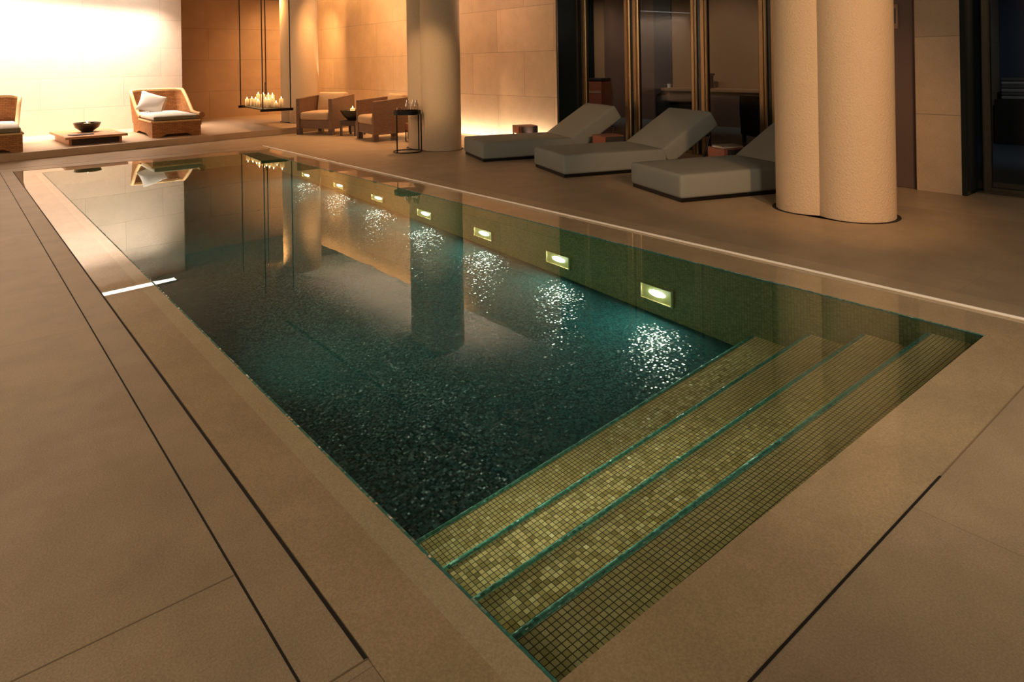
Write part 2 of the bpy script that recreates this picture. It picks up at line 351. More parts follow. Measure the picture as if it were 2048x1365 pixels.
# basin
struct(MB().box(IX1 - .001, IX1 + .1, IY0, IY1, -1.4, -.031).build('trim_7', m_pwall, smooth=False), 'olive mosaic pool wall with lights')
struct(MB().box(IX0 - .08, IX0 + .001, IY0, IY1, -1.4, -.031).build('trim_8', m_pwall, smooth=False), 'olive mosaic pool wall, near side')
struct(MB().box(IX0, IX1, IY1 - .001, IY1 + .08, -1.4, -.031).box(IX0, IX1, IY0 - .08, IY0, -1.4, -.031).build('trim_9', m_pwallx, smooth=False), 'mosaic pool wall at the far end')
struct(MB().box(IX0, IX1, IY0, IY1, -1.45, -1.25).build('trim_10', m_pfloor, smooth=False), 'dark teal mosaic pool floor')
struct(MB().box(IX1 - .004, IX1 + .012, IY0, IY1, -.035, -.0025).box(IX0 - .004, IX0 + .006, IY0, IY1, -.03, -.0028).build('trim_11', m_teal, smooth=False), 'thin teal mosaic edge of the pool')
w = MB().grid(lambda u, v: (IX0 - .001 + (IX1 - IX0 + .002) * u, IY0 - .001 + (IY1 - IY0 + .002) * v, -.004), 1, 1).build('pool_water', m_water, smooth=False)
w['label'] = 'still clear water filling the sunken pool'; w['category'] = 'water'; w['kind'] = 'stuff'
if w.data.polygons[0].normal.z < 0: w.data.flip_normals()
# steps
steps = thing('pool_steps', 'gold mosaic steps with teal edges leading down into the pool', 'steps', (0, 0, -1.25))
for k, (y0, y1, z) in enumerate([(IY0, 1.405, -.17), (1.405, 1.735, -.45), (1.735, 2.055, -.70), (2.055, 2.425, -1.0)]):
    s = MB().box(IX0 + .001, IX1 - .001, IY0 + .001 if k == 0 else y0, y1 - .012, 0, z + 1.25).build('step', m_gold, steps, smooth=False)
    MB().box(IX0 + .001, IX1 - .001, y1 - .028, y1, z + 1.25 - .10, z + 1.25 + .005, bev=.012, seg=5).build('nosing', m_teal, s, angle=85)
# underwater lights
lampname = ['nearest to the gold steps', 'second from the gold steps', 'third from the gold steps', 'fourth, in the middle of the row', 'third from the far end', 'second from the far end', 'farthest from the steps']
for k in range(7):
    y = 3.18 + 1.035 * k
    o = thing('pool_light', 'square brass underwater light in the pool wall, ' + lampname[k], 'light', (IX1 - .002, y, -.875), 0, 'underwater lights along the pool wall')
    fr_ = MB(); r_, t_ = .150, .014
    fr_.box(-.022, .0, -r_, -r_ + t_, -r_, r_).box(-.022, .0, r_ - t_, r_, -r_, r_).box(-.022, .0, -r_ + t_, r_ - t_, -r_, -r_ + t_).box(-.022, .0, -r_ + t_, r_ - t_, r_ - t_, r_)
    fr_.build('frame', m_brass, o, smooth=False)
    MB().box(-.004, .001, -r_ + t_, r_ - t_, -r_ + t_, r_ - t_).build('reflector', m_glow, o, smooth=False)
    MB().lathe([(0, .016), (.6, .014), (.9, .008), (1, 0)], n=24, M=Matrix.Translation((-.004, 0, 0)) @ Matrix.Rotation(-PI / 2, 4, 'Y') @ Matrix.Diagonal((.054, .074, 1, 1))).build('lens', m_lens, o)

# platform and walls
def py(x): return 13.0 + .18 * x          # platform front edge
struct(MB().prism([(-5, py(-5)), (8.03, py(8.03)), (8.03, 18.6), (-5, 18.6)], .001, .12, bev=.004).build('trim_12', m_plat, smooth=False), 'raised stone platform at the far end')
def wy(x): return 16.25 + .12 * x
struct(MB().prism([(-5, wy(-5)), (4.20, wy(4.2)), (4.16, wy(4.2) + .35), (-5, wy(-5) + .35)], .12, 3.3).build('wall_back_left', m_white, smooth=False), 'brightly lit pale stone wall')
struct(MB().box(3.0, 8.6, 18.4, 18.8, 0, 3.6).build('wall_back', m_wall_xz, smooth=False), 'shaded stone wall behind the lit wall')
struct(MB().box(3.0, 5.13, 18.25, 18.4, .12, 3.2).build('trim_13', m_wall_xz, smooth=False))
struct(MB().box(8.03, 8.5, 8.47, 18.8, .05, 3.75).build('wall_right', m_wall_yz, smooth=False), 'warm lit stone block wall')
struct(MB().box(8.06, 8.5, 8.47, 18.4, 0, .05).build('baseboard_right', simple('base_gap', (.7, .6, .45), rough=.7), smooth=False))
struct(MB().box(-5.2, -5, -4.2, 19, 0, 3.4).build('wall_left', m_wall_yz, smooth=False))
struct(MB().box(-5.2, 13.4, -4.2, -4, 0, 3.4).build('wall_front', m_wall_xz, smooth=False))
struct(MB().box(-5, 7.5, -4, 18.8, CZ, CZ + .12).box(7.5, 13.4, -4, 8.5, CZ, CZ + .12).build('ceiling', m_ceil, smooth=False))
struct(MB().box(7.3, 8.5, 8.4, 18.9, 3.75, 3.85).box(7.42, 7.5, 8.4, 18.8, CZ + .12, 3.75).build('trim_14', m_ceil, smooth=False))
struct(MB().box(4.735, 4.785, 5.6, 12.2, CZ - .004, CZ + .01).build('trim_15', m_slot, smooth=False), 'dark slot in the ceiling')
# recessed glazing, right
struct(MB().box(8.04, 8.62, 8.43, 8.468, 0, CZ).build('trim_16', m_darkpanel, smooth=False), 'dark reveal beside the glazing')
GX = 8.62
def glazing(idx, y0, y1, s0, s1, label, x=GX, mat=m_bronze):
    fr_ = MB().box(x - .04, x + .04, y0, y0 + s0, 0, CZ, bev=.012, seg=1).box(x - .04, x + .04, y1 - s1, y1, 0, CZ, bev=.012, seg=1)
    fr_.box(x - .055, x - .035, y0 + s0 * .35, y0 + s0 * .65, 0, CZ).box(x - .055, x - .035, y1 - s1 * .65, y1 - s1 * .35, 0, CZ)
    fr_.box(x - .035, x + .035, y0 + s0, y1 - s1, 0, .05).box(x - .035, x + .035, y0 + s0, y1 - s1, CZ - .06, CZ)
    f = struct(fr_.build('window_%d' % idx, mat, smooth=False), label)
    MB().box(x - .004, x + .004, y0 + s0 - .01, y1 - s1 + .01, .04, CZ - .05).build('pane', m_glass, f, smooth=False)
glazing(1, 7.325, 8.43, .12, .12, 'bronze framed glazing beside the stone wall')
glazing(2, 6.05, 7.265, .10, .12, 'bronze framed glazing behind the middle lounger')
glazing(3, 4.93, 5.985, .12, .12, 'bronze framed glazing beside the double column')
glazing(4, 3.72, 4.87, .12, .12, 'bronze framed glazing hidden behind the column')
struct(MB().box(GX - .02, GX + .03, 3.7, 8.43, 0, .02).build('trim_17', m_slot, smooth=False))
struct(MB().box(GX - .01, GX + .05, 7.268, 7.322, 0, CZ).box(GX - .01, GX + .05, 5.988, 6.047, 0, CZ).box(GX - .01, GX + .05, 4.873, 4.927, 0, CZ).build('trim_18', m_darkpanel, smooth=False))
struct(MB().box(7.9, 13.4, 3.5, 3.7, 0, CZ).build('wall_right_partition', m_wall_xz, smooth=False))
# door and pier
d1 = struct(MB().box(7.885, 7.93, 2.83, 3.49, .005, 2.6).build('door_1', m_mauve, smooth=False), 'dark wood door panel behind the double column')
MB().box(7.86, 7.93, 2.815, 2.838, 0, 2.62).build('jamb', simple('door_jamb', (.25, .11, .06), rough=.5), d1, smooth=False)
struct(MB().box(7.82, 8.1, 2.405, 2.815, 0, CZ).build('wall_right_pier', m_pier, smooth=False), 'stone pier beside the dark door reveal')
struct(MB().box(7.90, 8.1, 2.815, 3.5, 2.6, CZ).build('wall_right_lintel', m_wall_yz, smooth=False))
struct(MB().box(7.825, 8.42, 2.36, 2.404, 0, CZ).build('trim_19', m_darkpanel, smooth=False), 'dark panel reveal')
glazing(5, .75, 2.33, .10, .075, 'dark framed glazed door at the right edge', x=8.22, mat=simple('grey_frame', (.10, .085, .06), rough=.35, metal=.6))
struct(MB().box(8.0, 8.14, .6, 2.34, .0, .016).build('trim_20', simple('door_sill', (.16, .12, .08), rough=.4, metal=.3), smooth=False))
struct(MB().box(8.14, 8.30, .6, 2.34, -.001, .004).build('trim_21', m_slot, smooth=False))
struct(MB().box(7.8, 8.5, -4, .7, 0, CZ).build('wall_right_front', m_wall_yz, smooth=False))
struct(MB().box(13.2, 13.4, -4, 19, 0, CZ).build('wall_far_right', m_blue, smooth=False))
struct(MB().box(8.5, 13.4, 14.0, 14.2, 0, CZ).build('wall_interior', m_mauve, smooth=False))
# interior wall panels seen through the glass
XI = 13.0
struct(MB().box(XI, 13.2, 12.30, 13.9, 0, CZ).build('trim_22', m_darkpanel, smooth=False))
struct(MB().box(XI + .02, 13.2, 11.93, 12.30, 0, CZ).build('trim_23', m_tan, smooth=False))
struct(MB().box(XI, 13.2, 10.35, 11.93, 0, CZ).build('trim_24', m_mauve, smooth=False))
struct(MB().box(XI, 13.2, 9.84, 10.35, 0, CZ).build('trim_25', m_navy, smooth=False))
struct(MB().box(XI + .02, 13.2, 3.7, 9.84, 0, CZ).build('trim_26', m_tan, smooth=False))

# ------------------------------------------------------------------ columns
def column(cx, y0, y1, z, label):
    o = thing('stone_column', label, 'column', (cx, (y0 + y1) / 2, z), 0, 'rough plaster double columns')
    h = (y1 - y0) / 2; r = .325
    b = MB()
    # outline of two merged cylinders
    th = math.acos(h / r); pts = []
    n = 40
    for k in range(n + 1):
        a = -(PI - th) + PI / 2 + (2 * (PI - th)) * k / n; pts.append((r * math.cos(a), h + r * math.sin(a)))
    for k in range(n + 1):
        a = -(PI - th) - PI / 2 + (2 * (PI - th)) * k / n; pts.append((r * math.cos(a), -h + r * math.sin(a)))
    b.prism(pts[:n + 1] + pts[n + 1:], .0, CZ - z)
    b.build('shaft', m_col, o, angle=30)
    g_ = []
    for (x, y) in pts:
        cy = h if y > 0 else -h
        v = Vector((x, y - cy)); v = v * ((r + .035) / r); g_.append((v.x, v.y + cy))
    MB().prism(g_, .0005, .0022).build('base_gap', m_slot, o, smooth=False)
column(6.23, 2.75, 3.13, 0, 'rough plaster double column in front of the dark wood door')
column(6.33, 9.45, 9.87, 0, 'rough plaster double column beside the round drinks table')
column(6.38, 15.12, 15.62, .12, 'far double column behind the hanging candle tray')

# ------------------------------------------------------------------ loungers
LA = math.radians(-20.5)
def make_lounger(label):
    # local x runs from foot to head, y across (0 near side .. 1 far side)
    o = thing('sun_lounger', label, 'lounger', (0, 0, 0), 0, 'upholstered loungers in a row by the glazing')
    MB().box(.02, 2.05, .02, .98, .0, .035).build('base', m_black, o, smooth=False)
    MB().cushion(0, 1.44, 0, 1.0, .035, .272, bev=.035, crown=.012, n=8).build('seat_mattress', m_fabric, o)
    M = Matrix.Translation((1.475, 0, .05)) @ Matrix.Rotation(-math.radians(32.5), 4, 'Y')
    MB().cushion(.02, .90, 0, 1.0, .0, .235, bev=.035, crown=.015, n=8, M=M).build('back_mattress', m_fabric, o)
    MB().tube([(2.0, .06, .03), (2.12, .06, .40)], .014).tube([(2.0, .94, .03), (2.12, .94, .40)], .014).tube([(2.12, .06, .395), (2.12, .94, .395)], .012).build('back_support', m_black, o)
    return o
wv = Vector((math.sin(LA), -math.cos(LA)))
Ls = []
for k, (nx, ny, lab) in enumerate([(5.87, 7.74, 'grey upholstered lounger nearest the lit stone wall'), (5.74, 5.96, 'grey upholstered lounger in the middle of the three'), (5.54, 4.11, 'grey upholstered lounger partly hidden by the front double column')]):
    if k == 0: L0 = make_lounger(lab); L0.location = (nx, ny, 0.002); L0.rotation_euler = (0, 0, LA)
    else: dup(L0, (nx, ny, 0.002), LA, lab)

# side boxes on thin legs
def make_box(label):
    o = thing('side_box', label, 'side table', (0, 0, 0), 0, 'red brown box tables beside the loungers')
    MB().box(-.17, .17, -.16, .16, .21, .325, bev=.004).build('box_body', m_redwood, o, smooth=False)
    MB().box(-.172, .172, -.162, .162, .325, .335, bev=.003).build('top', m_redtop, o, smooth=False)
    MB().box(-.12, .172, -.1625, -.1605, .215, .322).build('front_panel', m_boxside, o, smooth=False)
    for sx in (-1, 1):
        for sy in (-1, 1):
            MB().box(sx * .155 - .009, sx * .155 + .009, sy * .145 - .009, sy * .145 + .009, 0, .21).build('leg', m_black, o, smooth=False)
    return o
B0 = make_box('red brown box table in front of the lit stone wall'); B0.location = (7.62, 8.84, .001); B0.rotation_euler = (0, 0, LA)
B1 = dup(B0, (7.42, 6.77, .001), LA, 'red brown box table between the first two loungers')
B2 = dup(B0, (7.33, 4.74, .001), LA, 'red brown box table with magazines, beside the front double column')
B3 = dup(B0, (6.62, 10.72, .001), LA, 'red brown box table with a dark dish, behind the round drinks table')
c_, s_ = math.cos(LA), math.sin(LA)
for k, (dx, dy, rz, lab, mm) in enumerate([(0, 0, .05, 'lower pale magazine lying on the red brown box', m_paper), (.015, .01, -.08, 'upper magazine of the pair on the red brown box', simple('grey_cover', (.22, .19, .16), rough=.5))]):
    o = MB().box(-.145, .145, -.11, .11, 0, .011, bev=.002).build('magazine', mm, None, smooth=False)
    o.location = (7.33 + dx, 4.74 + dy, .3365 + .0115 * k); o.rotation_euler = (0, 0, LA + rz); tag(o, lab, 'magazine', 'magazines on the box table')
for k, (x, y, rz, lab, z) in enumerate([(7.86, 5.78, .2, 'thin tan board lying under the raised lounger back', .002), (8.12, 5.62, -.1, 'second tan board on the floor, nearer the glazing', .002)]):
    o = MB().box(-.2, .2, -.13, .13, 0, .03, bev=.004).build('floor_board', m_wood_l, None, smooth=False)
    o.location = (x, y, z); o.rotation_euler = (0, 0, LA + rz); tag(o, lab, 'board', 'tan boards on the floor')
o = MB().lathe([(0, .0), (.05, .0), (.12, .035), (.125, .05), (.115, .05), (.05, .015), (0, .012)]).build('dark_dish', m_blackbowl)
o.location = (6.62, 10.72, .337); tag(o, 'small dark dish on the box table behind the drinks table', 'dish')

# ------------------------------------------------------------------ armchairs
def make_armchair(label):
    # faces -y, width along x
    o = thing('armchair', label, 'armchair', (0, 0, 0), 0, 'square woven armchairs by the stone wall')
    W, D, t = .44, .40, .085
    for s in (-1, 1):
        x0, x1 = (-W, -W + t) if s < 0 else (W - t, W)
        M = Matrix(((0, 0, 1, 0), (1, 0, 0, 0), (0, 1, 0, 0), (0, 0, 0, 1)))   # (u,v,w) -> x=w, y=u, z=v
        MB().prism([(-D, .12), (D, .14), (D, .80), (-D, .735)], x0, x1, M=M, bev=.008).build('arm_panel', m_taupe, o, smooth=False)
    MB().box(-W + t, W - t, D - .08, D, .14, .80, bev=.008).build('back_panel', m_taupe, o, smooth=False)
    MB().box(-W + t, W - t, -D + .015, D - .08, .13, .30, bev=.006).build('seat_frame', m_taupe, o, smooth=False)
    MB().cushion(-W + t + .005, W - t - .005, -D - .015, D - .09, .30, .455, bev=.05, crown=.03, n=6).build('seat_cushion', m_cream, o)
    M = Matrix.Translation((0, D - .20, .46)) @ Matrix.Rotation(math.radians(-76), 4, 'X')
    M = Matrix.Translation((0, D - .24, .45)) @ Matrix.Rotation(math.radians(78), 4, 'X')
    MB().cushion(-W + t + .01, W - t - .01, 0, .41, -.12, .02, bev=.045, crown=.03, n=6, M=M).build('back_cushion', m_cream, o)
    for sx in (-1, 1):
        for sy in (-1, 1):
            cx, cy = sx * (W - .05), sy * (D - .05)
            MB().prism([(cx - .045, cy - .045), (cx + .045, cy - .045), (cx + .045, cy + .045), (cx - .045, cy + .045)], 0, .13).build('leg', m_wood_d if False else simple('chair_leg', (.10, .055, .035), rough=.5), o, smooth=False)
    return o
A1 = make_armchair('taupe woven armchair at the end of the platform, left of the two')
A1.location = (6.16, 13.50, .001); A1.rotation_euler = (0, 0, math.atan2(-.48, -.87) + PI / 2)
A2 = dup(A1, (6.47, 11.58, .001), math.atan2(.11, -.99) + PI / 2, 'taupe woven armchair behind the round drinks table')

# stool table with bowl and candle between the armchairs
o = thing('bowl_stool', 'small dark square stool table between the two armchairs', 'table', (6.37, 12.70, .001), .5)
MB().box(-.19, .19, -.19, .19, .285, .30, bev=.003).build('top', m_wood_d, o, smooth=False)
MB().box(-.18, .18, -.18, .18, .20, .285).build('apron', m_wood_d, o, smooth=False)
for sx in (-1, 1):
    for sy in (-1, 1): MB().box(sx * .165 - .018, sx * .165 + .018, sy * .165 - .018, sy * .165 + .018, 0, .20).build('leg', m_wood_d, o, smooth=False)
o = MB().lathe([(0, 0), (.10, 0), (.11, .015), (.19, .09), (.245, .185), (.25, .20), (.235, .20), (.18, .11), (.09, .04), (0, .035)], n=40).build('fire_bowl', m_blackbowl)
o.location = (6.37, 12.70, .302); tag(o, 'wide black bowl on the stool between the armchairs', 'bowl')
def candle(x, y, z, h, r, label, group=None, rz=0):
    o = thing('pillar_candle', label, 'candle', (x, y, z), rz, group)
    MB().lathe([(0, 0), (r, 0), (r, h - .004), (r - .006, h), (r * .5, h - .008), (0, h - .01)], n=20).build('wax', m_wax, o)
    MB().lathe([(0, -.004), (.007, .004), (.010, .016), (.006, .032), (0, .048)], n=10, c=(0, 0, h)).build('flame', m_flame, o)
    return o
candle(6.37, 12.70, .338, .20, .05, 'white lit candle standing in the black bowl between the armchairs')

# round drinks table
TX, TY = 5.74, 9.55
o = thing('tray_table', 'round black tray table on three thin legs beside the middle column', 'table', (TX, TY, .001), .6)
MB().lathe([(0, .60), (.215, .60), (.225, .605), (.225, .665), (.218, .665), (.216, .615), (0, .612)], n=48).build('tray', m_black, o)
MB().tube([(.225 * math.cos(a * PI / 24), .225 * math.sin(a * PI / 24), .009) for a in range(48)], .009, n=8, closed=True).build('base_ring', m_black, o)
for a in (2.75, 5.0, 5.75):
    MB().tube([(.222 * math.cos(a), .222 * math.sin(a), .009), (.222 * math.cos(a), .222 * math.sin(a), .61)], .011, n=10).build('leg', m_black, o)
def glassware(name, prof, x, y, label, cat, group):
    q = MB().lathe(prof, n=24).build(name, m_clear); q.location = (x, y, .615); tag(q, label, cat, group)
tum = [(0, .006), (.030, .006), (.038, .10), (.040, .10), (.033, 0), (0, 0)]
tall = [(0, .008), (.030, .008), (.033, .125), (.035, .125), (.033, 0), (0, 0)]
bot = [(0, .008), (.034, .008), (.036, .12), (.033, .145), (.016, .175), (.015, .215), (.018, .217), (.020, .21), (.020, .18), (.038, .148), (.040, .12), (.038, 0), (0, 0)]
ux, uy = math.cos(-TH * 0 + TH), math.sin(TH)      # picture-right direction in plan
def rel(a, d): return TX + a * math.cos(TH) - d * math.sin(TH), TY + a * math.sin(TH) + d * math.cos(TH)
for prof, a, d, nm, lab, cat, grp in [(tum, -.125, -.03, 'tumbler', 'short glass tumbler at the left of the tray', 'glass', 'glasses on the tray'), (tall, -.005, -.12, 'tumbler', 'taller glass at the front rim of the tray', 'glass', 'glasses on the tray'),
        (bot, .005, .03, 'glass_bottle', 'glass carafe at the left of the three carafes', 'carafe', 'carafes on the tray'), (bot, .09, .08, 'glass_bottle', 'glass carafe between the two others', 'carafe', 'carafes on the tray'), (bot, .15, 0.0, 'glass_bottle', 'glass carafe nearest the column', 'carafe', 'carafes on the tray')]:
    x, y = rel(a, d); glassware(nm, prof, x, y, lab, cat, grp)

# ------------------------------------------------------------------ hanging candle tray
cor = dict(l=Vector((5.19, 15.85)), f=Vector((5.02, 14.0)), r=Vector((5.56, 13.85)), b=Vector((5.73, 15.70)))
ctr = (cor['l'] + cor['r'] + cor['f'] + cor['b']) / 4
axl = (cor['l'] - cor['f']).normalized(); axw = (cor['r'] - cor['f']).normalized()
ang = math.atan2(axl.y, axl.x)
hl, hw = (cor['l'] - cor['f']).length / 2, (cor['r'] - cor['f']).length / 2
TZ = .49
o = thing('hanging_candle_tray', 'black metal tray of candles hanging on four rods from the ceiling', 'candle tray', (ctr.x, ctr.y, TZ), ang)
MB().box(-hl, hl, -hw + .01, hw - .01, .025, .045).build('tray_plate', m_black, o, smooth=False)
for s in (-1, 1):
    MB().box(s * hl - .03, s * hl + .03, -hw - .05, hw + .05, .0, .055, bev=.004).build('crossbar', m_black, o, smooth=False)
for sx in (-1, 1):
    for sy in (-1, 1): MB().cone((sx * hl, sy * hw, .05), (sx * hl, sy * hw, CZ - TZ), .012, .012, n=10).build('hanging_rod', m_black, o)
ZT = TZ + .046
ct = [(.95, .58, .15, 'short candle at the far end of the hanging tray'), (.88, .26, .16, 'second candle from the far end of the tray'), (.55, .24, .16, 'candle third from the far end, near the middle rods'),
      (.20, .32, .13, 'short candle in the front row left of the corner rod'), (.72, -.11, .26, 'tall candle rising left of the corner rod'), (.50, -.31, .26, 'tall candle just right of the corner rod'),
      (.0, -.07, .17, 'medium candle in the middle of the hanging tray'), (-.25, -.09, .17, 'short candle in the front row right of the corner rod'), (.30, -.54, .25, 'tall candle at the back of the hanging tray'),
      (.10, -.69, .25, 'tall candle behind the shortest one'), (-.30, -.35, .20, 'medium candle left of the shortest one'), (-.55, -.38, .11, 'shortest candle near the right end of the tray'), (-.62, -.70, .19, 'slim candle at the near right end of the tray')]
for u, v, h, lab in ct:
    p_ = ctr + axl * (u * hl * .96) - Vector((-axl.y, axl.x)) * (v * hw * -1.0)
    candle(p_.x, p_.y, ZT, h, .042, lab, 'candles on the hanging tray')
# small rod hook behind the tray
o = MB().tube([(5.86, 16.15, .80), (5.86, 16.15, 1.04)], .009, n=8).lathe([(0, -.02), (.018, 0), (0, .02)], n=10, c=(5.86, 16.15, .79)).lathe([(0, -.02), (.014, 0), (0, .02)], n=10, c=(5.86, 16.15, 1.0)).tube([(5.86, 16.15, 1.0), (5.86, 16.15, CZ)], .0015, n=6).build('hanging_snuffer', m_wood_d)
tag(o, 'thin dark candle snuffer hanging behind the candle tray', 'candle snuffer')

# ------------------------------------------------------------------ wicker chairs on the platform
def make_wicker(label):
    # local: front faces -y; x from 0 (left) to W (right)
    o = thing('wicker_chair', label, 'wicker chair', (0, 0, 0), 0, 'honey wicker chairs on the platform')
    W, D, ZB = .84, 1.80, .31
    # base with arched cut-outs: four sides
    def side(p0, p1, n=24):
        p0, p1 = Vector(p0), Vector(p1); Ln = (p1 - p0).length; t = (p1 - p0) / Ln; nn = Vector((-t.y, t.x)) * .03
        prof = []
        for k in range(n + 1):
            u = k / n; s = u * Ln
            e = .16; a = 0.0
            if e < u < 1 - e: a = .055 * min(1, math.sin(PI * (u - e) / (1 - 2 * e)) * 1.8)
            prof.append((s, a))
        b = bmesh.new()
        def P(s, z, k): q = p0 + t * s + nn * k; return b.verts.new((q.x, q.y, z))
        fo = [(P(s, a, 0), P(s, ZB, 0), P(s, a, 1), P(s, ZB, 1)) for s, a in prof]
        for q, r in zip(fo[:-1], fo[1:]):
            b.faces.new((q[0], r[0], r[1], q[1])); b.faces.new((q[2], q[3], r[3], r[2])); b.faces.new((q[0], q[2], r[2], r[0])); b.faces.new((q[1], r[1], r[3], q[3]))
        bmesh.ops.recalc_face_normals(b, faces=b.faces)
        return b
    bb = MB()
    for p0, p1 in [((0, 0), (W, 0)), ((W, 0), (W, D)), ((W, D), (0, D)), ((0, D), (0, 0))]: bb._add(side(p0, p1))
    bb.box(.02, W - .02, .02, D - .02, ZB - .05, ZB)
    bb.build('base', m_wicker, o)
    # wrap-round back: left wing - rear - right arm, height profile along the path
    pts = []
    def add(x, y, h): pts.append((x, y, h))
    for k in range(7):
        u = k / 6; add(.0 - .03 * u, D * .66 + (D * .28) * u, ZB + .02 + .46 * u ** 1.6)
    for k in range(1, 6):
        a = PI - k / 6 * PI / 2; add(.10 + .13 * math.cos(a), D - .08 + .13 * math.sin(a), .80 + .03 * k / 6)
    for k in range(9): add(.12 + (W - .24) * k / 8, D + .05, .83)
    for k in range(1, 6):
        a = PI / 2 - k / 6 * PI / 2; add(W - .10 + .15 * math.cos(a), D - .08 + .13 * math.sin(a), .83 - .01 * k / 6)
    for k in range(11):
        u = k / 10; h = .82 - .42 * (min(1, u / .62)) ** 1.15 if u < .62 else .40 - .03 * (u - .62)
        add(W + .05 - .03 * u, (D - .10) * (1 - u) + .02, h)
    th = .045; b = bmesh.new(); rows = []
    for i, (x, y, h) in enumerate(pts):
        a = pts[max(0, i - 1)]; c = pts[min(len(pts) - 1, i + 1)]
        t = Vector((c[0] - a[0], c[1] - a[1])).normalized(); nrm = Vector((-t.y, t.x))
        q0 = Vector((x, y)); q1 = q0 - nrm * th
        fl = .05 * max(0, (h - ZB) / .5)
        e0 = q0 + nrm * fl; e1 = q1 + nrm * fl
        rows.append([b.verts.new((q0.x, q0.y, .0 if False else ZB - .12)), b.verts.new((e0.x, e0.y, h)), b.verts.new((e1.x, e1.y, h)), b.verts.new((q1.x, q1.y, ZB - .12))])
    for q, r in zip(rows[:-1], rows[1:]):
        for k in range(4): b.faces.new((q[k], q[(k + 1) % 4], r[(k + 1) % 4], r[k]))
    b.faces.new(rows[0]); b.faces.new(rows[-1][::-1])
    bmesh.ops.recalc_face_normals(b, faces=b.faces)
    k_ = MB(); k_._add(b); k_.build('backrest', m_wicker, o)
    rim = []
    for i, (x, y, h) in enumerate(pts):
        a = pts[max(0, i - 1)]; c = pts[min(len(pts) - 1, i + 1)]
        t = Vector((c[0] - a[0], c[1] - a[1])).normalized(); nrm = Vector((-t.y, t.x))
        q = Vector((x, y)) - nrm * th / 2 + nrm * .05 * max(0, (h - ZB) / .5); rim.append((q.x, q.y, h + .008))
    MB().tube(rim, .034, n=10).build('rolled_rim', m_rim, o)
    MB().tube([(W + .02, .03, .385), (W + .02, -.03, .385)], .052, n=16).tube([(W + .02, -.012, .385), (W + .02, -.036, .385)], .03, n=16).build('arm_scroll', m_wicker, o)
    MB().tube([(.0, -.006, ZB - .02), (W, -.006, ZB - .02)], .016).tube([(-.006, 0, ZB - .02), (-.006, D * .66, ZB - .02)], .016).build('edge_band', m_rim, o)
    MB().cushion(.02, W - .045, .0, D - .06, ZB + .001, ZB + .085, bev=.035, crown=.03, n=7).build('seat_cushion', m_linen, o)
    MB().box(.03, W - .055, -.004, .0, ZB + .012, ZB + .070).build('cushion_border', m_olive, o, smooth=False)
    return o
W0 = make_wicker('honey wicker lounge chair beside the end of the lit wall')
W0.location = (2.98, 13.98, .121); W0.rotation_euler = (0, 0, -.02)
W1 = dup(W0, (.98, 13.30, .121), -.02, 'honey wicker lounge chair cut by the left edge of the picture'); W1.scale = (-1, 1, 1)
def pillow(label, x, y, z, rz):
    m_p, nt, out = newmat('striped_pillow')
    p = N(nt, 'ShaderNodeBsdfPrincipled', i_Roughness=.9); L(nt, p.outputs[0], out.inputs[0])
    p.inputs['Base Color'].default_value = (.78, .77, .75, 1)
    a = .235
    def fn(u, v, s):
        x, y = 2 * u - 1, 2 * v - 1
        k = (1 - abs(x) ** 2.2) * (1 - abs(y) ** 2.2)
        pin = 1 - .10 * (1 - abs(x) ** 2) * abs(y) ** 2 - .10 * (1 - abs(y) ** 2) * abs(x) ** 2
        return (a * x * pin, a * y * pin, s * .085 * max(0, k) ** .55)
    o = MB().grid(lambda u, v: fn(u, v, 1), 16, 16).grid(lambda u, v: fn(u, v, -1), 16, 16).build('throw_pillow', m_p)
    # fringe of short tassels along two edges
    fb = MB()
    for k in range(18):
        t = -a + 2 * a * (k + .5) / 18
        fb.cone((t, -a * .93, 0), (t, -a * 1.12, -.004), .006, .004, n=6).cone((a * .93, t, 0), (a * 1.12, t, -.004), .006, .004, n=6)
    f = fb.build('fringe', simple('pillow_fringe', (.36, .33, .26), rough=.9), o)
    M = Matrix.Translation((x, y, z)) @ Matrix.Rotation(rz, 4, 'Z') @ Matrix.Rotation(math.radians(58), 4, 'X') @ Matrix.Rotation(math.radians(-24), 4, 'Z')
    o.matrix_world = M
    tag(o, label, 'pillow', 'white fringed pillows on the wicker chairs'); return o
pillow('white fringed pillow on the wicker chair by the end of the lit wall', 3.22, 15.15, .72, .1)
pillow('white fringed pillow on the wicker chair at the left edge', .38, 14.51, .72, .1)

# low wooden table with bowl
LT = (2.02, 14.50)
o = thing('low_table', 'low honey wood table on a dark plinth between the wicker chairs', 'table', (LT[0], LT[1], .121), .04)
MB().box(-.47, .47, -.85, .75, .11, .15, bev=.004).build('table_top', m_wood_l, o, smooth=False)
MB().box(-.36, .36, -.72, .60, .0, .11).build('plinth', m_wood_d, o, smooth=False)
for s in (-1, 1): MB().box(s * .38 - .02, s * .38 + .02, -.74, .62, .0, .11).build('side_board', m_wood_l, o, smooth=False)
o = MB().lathe([(0, 0), (.09, 0), (.10, .012), (.19, .08), (.218, .15), (.222, .165), (.208, .165), (.18, .09), (.09, .03), (0, .026)], n=40).build('fire_bowl', m_blackbowl)
o.location = (2.04, 14.62, .2725); tag(o, 'black bowl on the low wooden table by the lit wall', 'bowl')
candle(2.04, 14.62, .2985, .13, .055, 'white lit candle in the bowl on the low wooden table')
o = MB().box(-.17, .17, -.11, .11, 0, .014, bev=.003).build('slate_board', simple('slate', (.03, .028, .024), rough=.4), None, smooth=False)
o.location = (1.86, 14.0, .2725); o.rotation_euler = (0, 0, .25); tag(o, 'dark slate board on the front of the low wooden table', 'board')

